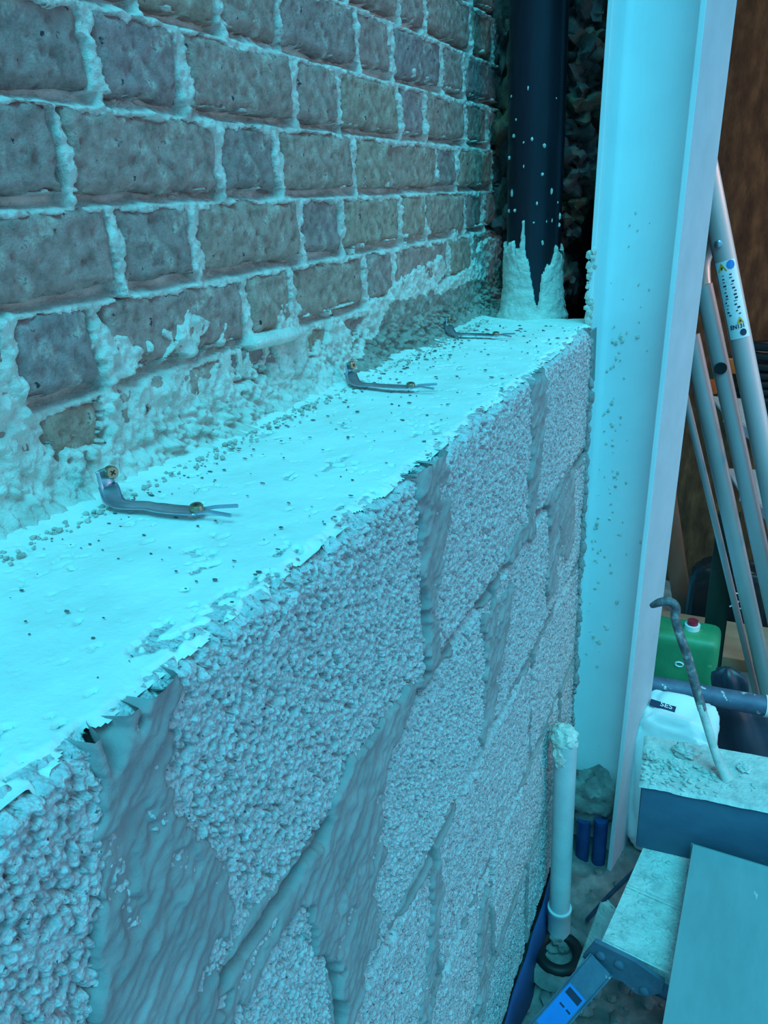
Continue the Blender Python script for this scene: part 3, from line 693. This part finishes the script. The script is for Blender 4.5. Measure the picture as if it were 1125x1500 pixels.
for q, r, lab in (((1003, 1105), (.022, .013, .015), 'long mortar lump on the blue beam between its end and the wrecking bar'), ((955, 1112), (.013, .012, .012), 'crusty mortar lump at the left end of the blue beam'), ((990, 1125), (.014, .011, .011), 'low mortar lump in front of the long lump on the blue beam'), ((1090, 1127), (.011, .010, .007), 'small pale mortar pat to the right of the wrecking bar tip')):
    p = at(*q, 2, BT+.004); bm = bmesh.new(); lump(bm, p+Vector((0, 0, r[2]*.55)), r, 4, .42, 2.2, q[0])
    tag(bm_obj('mortar_lump', bm, M['dusttop']), lab, 'mortar lump', 'mortar lumps on the beam')
bm = bmesh.new()
for k in range(140):
    a = abs(random.gauss(0, .07)); b_ = random.uniform(.004, .08); r = random.uniform(.0015, .005)
    lump(bm, p00+bx*min(a, .4)+by*b_+Vector((0, 0, .003+r*.4)), (r*1.3, r, r*.8), 1, .5, 1.8, k)
tag(bm_obj('mortar_crumbs', bm, M['dusttop']), 'loose mortar crumbs scattered along the front of the blue beam top', 'debris', kind='stuff')

# grey board leaning on the beam's front
a0 = at(1015, 1237, 1, p00.y-.006); a1 = at(968, 1515, 2, a0.z-.01)
bd = (a1-a0).normalized(); bs = Vector((-bd.y, bd.x, 0)).normalized(); bs = bs if bs.x > 0 else -bs; bn_ = bs.cross(bd); bn_ = bn_ if bn_.z > 0 else -bn_
bm = bmesh.new(); box(bm, a0+bd*.30+bs*.16-bn_*.016, (bd, bs, bn_), (.60, .32, .03), .003)
o = tag(bm_obj('scaffold_board', bm, M['board']), 'wide weathered grey board butting against the blue beam', 'board')

# narrow batten and rod below
q0 = at(893, 1330, 2, -1.02); q1 = at(838, 1478, 2, FLOOR+.01); bm = bmesh.new(); beam(bm, q0, q1, .026, .018)
tag(bm_obj('batten', bm, M['dusttop']), 'narrow mortar-splashed batten propped beside the trestle hinge', 'batten')
q0 = at(934, 1272, 2, -.94); q1 = at(860, 1348, 2, FLOOR+.03); bm = bmesh.new(); tube(bm, catmull([q0, q0.lerp(q1, .5)+Vector((0, 0, .006)), q1], 5), .0045, 10)
tag(bm_obj('steel_rod', bm, M['tube']), 'thin grey rod slanting from the trestle to the drain', 'rod')

# wrecking bar standing on the beam
b0 = at(1066, 1141, 2, BT+.004); yb = b0.y
prof = [(1066, 1141), (1050, 1108), (1035, 1060), (1020, 1010), (1008, 965), (996, 930), (989, 905), (990, 890), (982, 882), (968, 882), (953, 888)]
pts = []
for i, (x, y) in enumerate(prof): pts.append(at(x, y, 1, yb+.035*min(i, 6)/6))
root = empty('wrecking_bar', b0, 'rusty wrecking bar with hooked end standing on the blue beam, lower half mortar-caked', 'crowbar')
pts = catmull(pts, 5)
n = len(pts); cut = int(n*.27)
bm = bmesh.new(); tube(bm, pts[cut-1:], [.0078]*(n-cut-6)+[.0078, .0076, .0072, .0066, .0058, .005, .0035], 12); own(bm_obj('shaft', bm, M['bar']), root)
bm = bmesh.new(); tube(bm, pts[:cut+1], [.0135-.0045*min(1, i/6) for i in range(cut+1)], 12, flat=.75); own(bm_obj('chisel_end', bm, M['barpale']), root)

# ------------------------------------------------------------------ things stored behind
tp0 = at(948, 1003, 1, 1.64); tp1 = at(1121, 1034, 1, 1.68); bm = bmesh.new(); tube(bm, [tp0+(tp0-tp1)*.1, tp0.lerp(tp1, .5), tp1], .024, 28)
root = empty('scaffold_tube', tp1, 'blue-grey splashed scaffold tube crossing behind the wrecking bar', 'tube'); own(bm_obj('tube_body', bm, M['tube']), root)
td = (tp1-tp0).normalized(); bm = bmesh.new(); tube(bm, [tp1-td*.002, tp1+td*.006], [.026, .026], 24); own(bm_obj('end_cap', bm, M['white']), root)

def pillow(name, c, r, mats, parent, seed=0, p=.6, wr=.05, sub=5, ax=AX):
    bm = bmesh.new(); rs = bmesh.ops.create_icosphere(bm, subdivisions=sub, radius=1)
    for v in rs['verts']:
        d = v.co.normalized(); q = Vector([math.copysign(abs(k)**p, k) for k in d])
        q *= 1+wr*mnoise.fractal(d*2.2+Vector((seed, 0, seed)), 1, 2, 4)
        v.co = Vector(c)+ax[0]*q.x*r[0]+ax[1]*q.y*r[1]+ax[2]*q.z*r[2]
    return own(bm_obj(name, bm, mats), parent) if parent else bm_obj(name, bm, mats)
bt = at(985, 1021, 1, 1.54)
root = empty('plaster_sack', (.20, 1.57, FLOOR), 'white paper sack with navy printed panel standing behind the beam', 'sack')
bzc = (bt.z+FLOOR)/2; pillow('sack_body', (.203, 1.515, bzc+.0), (.094, .075, (bt.z-FLOOR)/2-.002), M['bag'], root, 3, .45, .07)
# print panel lies on the sack's shoulder facing the camera
deps = None
bpy.context.view_layer.update()
def stick_on(objs, px, py):
    dg = bpy.context.evaluated_depsgraph_get(); d = ray(px, py).normalized(); best = None
    for o in objs:
        mw = o.matrix_world; inv = mw.inverted(); hit, loc, nor, _ = o.ray_cast(inv @ CAM, (inv.to_3x3() @ d).normalized())
        if hit:
            wl_ = mw @ loc; dist = (wl_-CAM).length
            if best is None or dist < best[0]: best = (dist, wl_, (mw.to_3x3() @ nor).normalized())
    return best
sack = root.children[0]
h = stick_on([sack], 976, 1036)
if h:
    _, p, nn = h; ux = (Vector((1, -.05, -.18))-nn*Vector((1, -.05, -.18)).dot(nn)).normalized(); uy = nn.cross(ux)
    bm = bmesh.new(); box(bm, p-ux*.008+nn*.001, (ux, uy, nn), (.055, .017, .004), .0005); pn = own(bm_obj('printed_panel', bm, M['navy']), root)
    cu_ = bpy.data.curves.new('txt', 'FONT'); cu_.body = 'SES'; cu_.size = .019; cu_.align_x = 'RIGHT'; cu_.align_y = 'CENTER'; cu_.extrude = .0004
    to = bpy.data.objects.new('txt', cu_); COL.objects.link(to); bpy.context.view_layer.update()
    tm = bpy.data.meshes.new_from_object(to.evaluated_get(bpy.context.evaluated_depsgraph_get())); bpy.data.objects.remove(to)
    T = Matrix((ux, uy, nn)).transposed().to_4x4(); T.translation = p+nn*.0046+ux*.013; tm.transform(T)
    x = link('lettering', tm, M['white']); x.parent = pn
    bpy.context.view_layer.update()

root = empty('green_canister', (.20, 1.96, FLOOR), 'green plastic canister with scuffed white print behind the scaffold tube', 'canister')
gt = at(1000, 935, 1, 1.90); gr = at(1050, 985, 1, 1.90)
gh = gt.z-FLOOR; bm = bmesh.new(); box(bm, (gr.x-.115, 1.96, FLOOR+gh/2), AX, (.23, .12, gh), .03, 4); gbody = own(bm_obj('body', bm, M['green']), root)
bm = bmesh.new(); cp = Vector((gr.x-.075, 1.96, gt.z)); tube(bm, [cp, cp+Vector((0, 0, .014))], .02, 20); nk = own(bm_obj('neck', bm, M['white']), root)
bm = bmesh.new(); tube(bm, [cp+Vector((0, 0, .012)), cp+Vector((0, 0, .026))], .014, 20); own(bm_obj('cap', bm, M['red']), root)
bpy.context.view_layer.update()
h = stick_on([gbody], 995, 973)
if h:
    p = h[1]; bm = bmesh.new(); tube(bm, [p+Vector((.010*math.cos(a), -.001, .007*math.sin(a))) for a in np.linspace(0, 2*math.pi, 25)], .0022, 6, cap=False); x = own(bm_obj('ring_mark', bm, M['white']), root)

# black polythene sack with a twisted peak
root = empty('black_sack', (.36, 1.78, FLOOR), 'black polythene rubble sack with a twisted peak behind the beam', 'sack')
pk = at(1066, 978, 1, 1.78); bm = bmesh.new(); ns, nr = 22, 40; rings = []
hgt = pk.z-FLOOR; cx0 = at(1092, 1090, 1, 1.78).x
for i in range(ns):
    t_ = i/(ns-1); z = FLOOR+hgt*t_
    rr = .125*(1-t_**1.5*.75) if t_ < .74 else .125*(1-.74**1.5*.75)*max(.05, .45+.15*math.sin((t_-.74)/.26*math.pi))*(1 if t_ < .97 else .3)
    cxx = cx0+(pk.x-cx0)*t_; ring = []
    for k in range(nr):
        a = 2*math.pi*k/nr; f = 1+.16*math.sin(a*5+t_*3)*(.3+t_)+.10*mnoise.noise(Vector((math.cos(a)*2, math.sin(a)*2, t_*4)))
        ring.append(bm.verts.new((cxx+rr*f*math.cos(a), 1.78+rr*f*.6*math.sin(a), z)))
    rings.append(ring)
for A_, B_ in zip(rings, rings[1:]):
    for k in range(nr): bm.faces.new((A_[k], A_[(k+1) % nr], B_[(k+1) % nr], B_[k]))
bm.faces.new(rings[0][::-1]); bm.faces.new(rings[-1]); own(bm_obj('sack_body', bm, M['blackplastic'], angle=70), root)

# timber sheet lying behind, its support, leaning stud, dark post, black bag
ZS = -1.07
s0 = at(965, 893, 2, ZS); s1 = at(1060, 962, 2, ZS); s2 = at(1125, 985, 2, ZS)
bm = bmesh.new(); fy0 = s1.y; fy1 = min(s0.y, 2.355); box(bm, (.42, (fy0+fy1)/2, ZS-.02), AX, (.72, fy1-fy0, .04), .003)
tag(bm_obj('timber_board', bm, M['wood']), 'pale timber board lying flat on a carton behind the green canister', 'board')
bm = bmesh.new(); box(bm, (.45, (fy0+fy1)/2+.03, (ZS-.04+FLOOR)/2), AX, (.6, fy1-fy0-.08, ZS-.04-FLOOR), .004)
tag(bm_obj('carton', bm, M['bag']), 'pale carton under the flat timber board', 'box')
q0 = at(1004, 893, 1, 2.80); q0.z = FLOOR+.003; q1 = at(972, 690, 1, 2.68); q0 = at(1001, 893, 1, 2.56); dq = (q1-q0).normalized(); q0 = q0+dq*((FLOOR+.01-q0.z)/dq.z); bm = bmesh.new(); beam(bm, q0, q0+dq*1.30, .06, .038, Vector((0, 1, 0)))
tag(bm_obj('timber_stud', bm, M['darkwood']), 'bare timber stud leaning against the strand board beside the column', 'timber')
q0 = at(1046, 930, 1, 2.105); q1 = at(1072, 720, 1, 2.115); dq = (q1-q0).normalized(); q0 = q0+dq*((FLOOR+.004-q0.z)/dq.z); bm = bmesh.new(); beam(bm, q0, q0+dq*.63, .058, .03, Vector((0, 1, 0)))
tag(bm_obj('green_post', bm, M['darkgreen']), 'very dark green post standing behind the green canister', 'post')
bb = at(1052, 880, 1, 2.44)
root = empty('tool_bag', (bb.x+.03, 2.44, FLOOR), 'black tool bag with a white chevron emblem behind the ladder', 'bag')
tb = pillow('bag_body', (bb.x+.03, 2.44, FLOOR+.168), (.125, .06, .168), M['black'], root, 8, .45, .06)
bpy.context.view_layer.update()
h = stick_on([tb], 1076, 880)
if h:
    p = h[1]+Vector((0, -.004, 0)); bm = bmesh.new()
    for sgn in (-1, 1): beam(bm, p+Vector((.012, 0, 0)), p+Vector((-.012, 0, sgn*.018-.004)), .004, .002, Vector((0, 1, 0)), 0)
    tube(bm, [p+Vector((.030*math.cos(a), 0, .030*math.sin(a))) for a in np.linspace(-.9, 1.9, 14)], .002, 6); own(bm_obj('emblem', bm, M['white']), root)

# ------------------------------------------------------------------ step ladder leaning behind the column
root = empty('step_ladder', (.45, 2.0, FLOOR), 'aluminium step ladder with white safety label leaning behind the column', 'ladder')
LY = 2.0
def stile(pa, pb, y, rad, parent=root, mt='alu', up=None, flat_=.62):
    a = at(*pa, 1, y); b = at(*pb, 1, y); d = (b-a).normalized(); e = a+d*((FLOOR+.012-a.z)/d.z)
    bm = bmesh.new(); tube(bm, [a-d*(up or 0), a.lerp(e, .5), e], rad, 20, flat=flat_, hint=Vector((0, 1, 0))); o = own(bm_obj('stile', bm, M[mt]), parent)
    bm = bmesh.new(); tube(bm, [e+d*-.03, e+d*.010], rad*1.25, 16, flat=.7, hint=Vector((0, 1, 0))); f = bm_obj('foot', bm, M['black']); f.parent = o
    return a, d, e
a1, d1, e1 = stile((1046, 300), (1130, 724), LY-.03, .0245, up=.30)
a2, d2, e2 = stile((1033, 430), (1104, 760), LY, .0205, up=.02)
a3, d3, e3 = stile((1018, 520), (1070, 760), LY+.03, .0215, up=.05)
a4, d4, e4 = stile((1006, 590), (1051, 778), LY+.055, .009, up=.02)
# hinge link joining front and rear stiles at the top
bm = bmesh.new(); hp = at(1046, 372, 1, LY+.01); hq = at(1034, 440, 1, LY); tube(bm, catmull([hp+Vector((-.0, .02, .03)), hp+Vector((-.022, .03, -.02)), hq], 5), [.015]*10+[.019], 14, flat=.6, hint=Vector((0, 1, 0))); own(bm_obj('hinge_arm', bm, M['alu']), root)
def tread(ref, quad):
    z = at(*ref, 1, LY+.01).z; pts_ = [at(x, y, 2, z) for x, y in quad]; bm = bmesh.new()
    A_ = [bm.verts.new(p) for p in pts_]; B_ = [bm.verts.new(p-Vector((0, 0, .006))) for p in pts_]; bm.faces.new(A_); bm.faces.new(B_[::-1])
    for k in range(4): bm.faces.new((A_[k], A_[(k+1) % 4], B_[(k+1) % 4], B_[k]))
    t_ = own(bm_obj('tread', bm, M['alu']), root); bm = bmesh.new(); beam(bm, pts_[2]-Vector((0, 0, .010)), pts_[3]-Vector((0, 0, .010)), .006, .024, bev=.001); x = bm_obj('tread_lip', bm, M['alu']); x.parent = t_
tread((1100, 633), [(1040, 580), (1088, 584), (1104, 633), (1062, 606)])
tread((1124, 752), [(1064, 686), (1110, 688), (1128, 752), (1086, 722)])
vd = (CAM-at(1070, 420, 1, LY)).normalized()
def on_stile(px, py): return at(px, py, 1, LY-.0)
# label wrapped on the near stile
def stile_frame():
    s_ = d1.cross(Vector((0, 1, 0))).normalized(); s_ = s_ if s_.x > 0 else -s_
    return s_
ss = stile_frame(); fn = Vector((0, -1, 0)); fn = (fn-d1*fn.dot(d1)).normalized()
def lab_pt(t_, u, lift=0.0):
    # u in -1..1 across the visible curve; the label follows the oval
    ang = u*1.0; r0 = .0250+lift; r1 = .0250*.62+lift
    return base+d1*t_+ss*(math.sin(ang)*r0)+fn*(math.cos(ang)*r1)
tl0 = (at(1060, 382, 1, LY-.03)-a1).dot(d1); tl1 = (at(1084, 494, 1, LY-.03)-a1).dot(d1); base = a1
def strip(name, t0, t1, u0, u1, mt, lift, parent):
    bm = bmesh.new(); g = [[bm.verts.new(lab_pt(t0+(t1-t0)*i/4, u0+(u1-u0)*k/10, lift)) for k in range(11)] for i in range(5)]
    for i in range(4):
        for k in range(10): bm.faces.new((g[i][k], g[i+1][k], g[i+1][k+1], g[i][k+1]))
    o = bm_obj(name, bm, M[mt])
    if parent is root: own(o, root)
    else: o.parent = parent
    return o
lb = strip('safety_label', tl0, tl1, -.95, .95, 'white', .0004, root); lb['label'] = 'white safety label with amber warning triangles'
LL = tl1-tl0
def tri(tc, uc, s):
    bm = bmesh.new(); v = [lab_pt(tl0+tc*LL-s*.55, uc, .0012), lab_pt(tl0+tc*LL+s*.45, uc-s/.05, .0012), lab_pt(tl0+tc*LL+s*.45, uc+s/.05, .0012)]
    bm.faces.new([bm.verts.new(p) for p in v]); x = bm_obj('warning_triangle', bm, M['warn'], smooth=False); x.parent = lb
    strip('print', tl0+tc*LL-s*.05, tl0+tc*LL+s*.25, uc-.06, uc+.06, 'print', .0018, lb)
tri(.075, -.35, .020); tri(.77, .30, .016)
def disc(tc, uc, s, mt):
    bm = bmesh.new(); vs = [bm.verts.new(lab_pt(tl0+tc*LL+s*math.cos(a), uc+s/.028*math.sin(a), .0012)) for a in np.linspace(0, 2*math.pi, 18)[:-1]]; bm.faces.new(vs); x = bm_obj('symbol', bm, M[mt], smooth=False); x.parent = lb
disc(.06, .42, .010, 'sticker'); disc(.93, .38, .008, 'navy')
rs = random.Random(3)
for k in range(26):
    tc = .17+.55*(k//2)/13; uc = (-.45 if k % 2 else .3)+rs.uniform(-.12, .12); strip('print', tl0+tc*LL, tl0+(tc+rs.uniform(.008, .022))*LL, uc-rs.uniform(.05, .16), uc+rs.uniform(.05, .14), 'print', .0012, lb)
cu_ = bpy.data.curves.new('txt', 'FONT'); cu_.body = 'EN131'; cu_.size = .0135; cu_.align_x = 'CENTER'; cu_.align_y = 'CENTER'; cu_.extrude = .0001; cu_.offset = .0003
to = bpy.data.objects.new('txt', cu_); COL.objects.link(to); bpy.context.view_layer.update()
tm = bpy.data.meshes.new_from_object(to.evaluated_get(bpy.context.evaluated_depsgraph_get())); bpy.data.objects.remove(to)
for v in tm.vertices: v.co = lab_pt(tl0+.845*LL-v.co.y, v.co.x/.030, .0014+v.co.z)
x = link('lettering', tm, M['print']); x.parent = lb
bm = bmesh.new(); p = lab_pt(tl0-.040, -.25, 0); tube(bm, [p-fn*.002, p+fn*.003, p+fn*.005], [.009, .008, .004], 16, hint=Vector((1, 0, 0))); own(bm_obj('rivet', bm, M['steel']), root)
p = at(1056, 538, 1, LY)+Vector((0, -.0132, 0)); bm = bmesh.new(); tube(bm, [p+Vector((0, .004, 0)), p+Vector((0, -.003, 0))], .0145, 20, hint=Vector((1, 0, 0))); own(bm_obj('plug', bm, M['black']), root)
for q in ((1043, 566), (1072, 536)):
    p = at(*q, 1, LY+.06); bm = bmesh.new(); box(bm, p, AX, (.026, .02, .036), .004); own(bm_obj('clip', bm, M['orange']), root)

# black coil hung on the board at the right
p = at(1150, 545, 1, 2.86); root = empty('hose_coil', (p.x, 2.88, p.z), 'coil of black ribbed hose hanging on the strand board beside the ladder', 'hose')
for k in range(7):
    bm = bmesh.new(); z = p.z+.09-k*.03
    tube(bm, [Vector((p.x+.13*math.cos(a), 2.84+.055*math.sin(a), z+.004*math.sin(a*2+k))) for a in np.linspace(0, 2*math.pi, 41)], .0135, 10, cap=False); own(bm_obj('coil_turn', bm, M['black']), root)
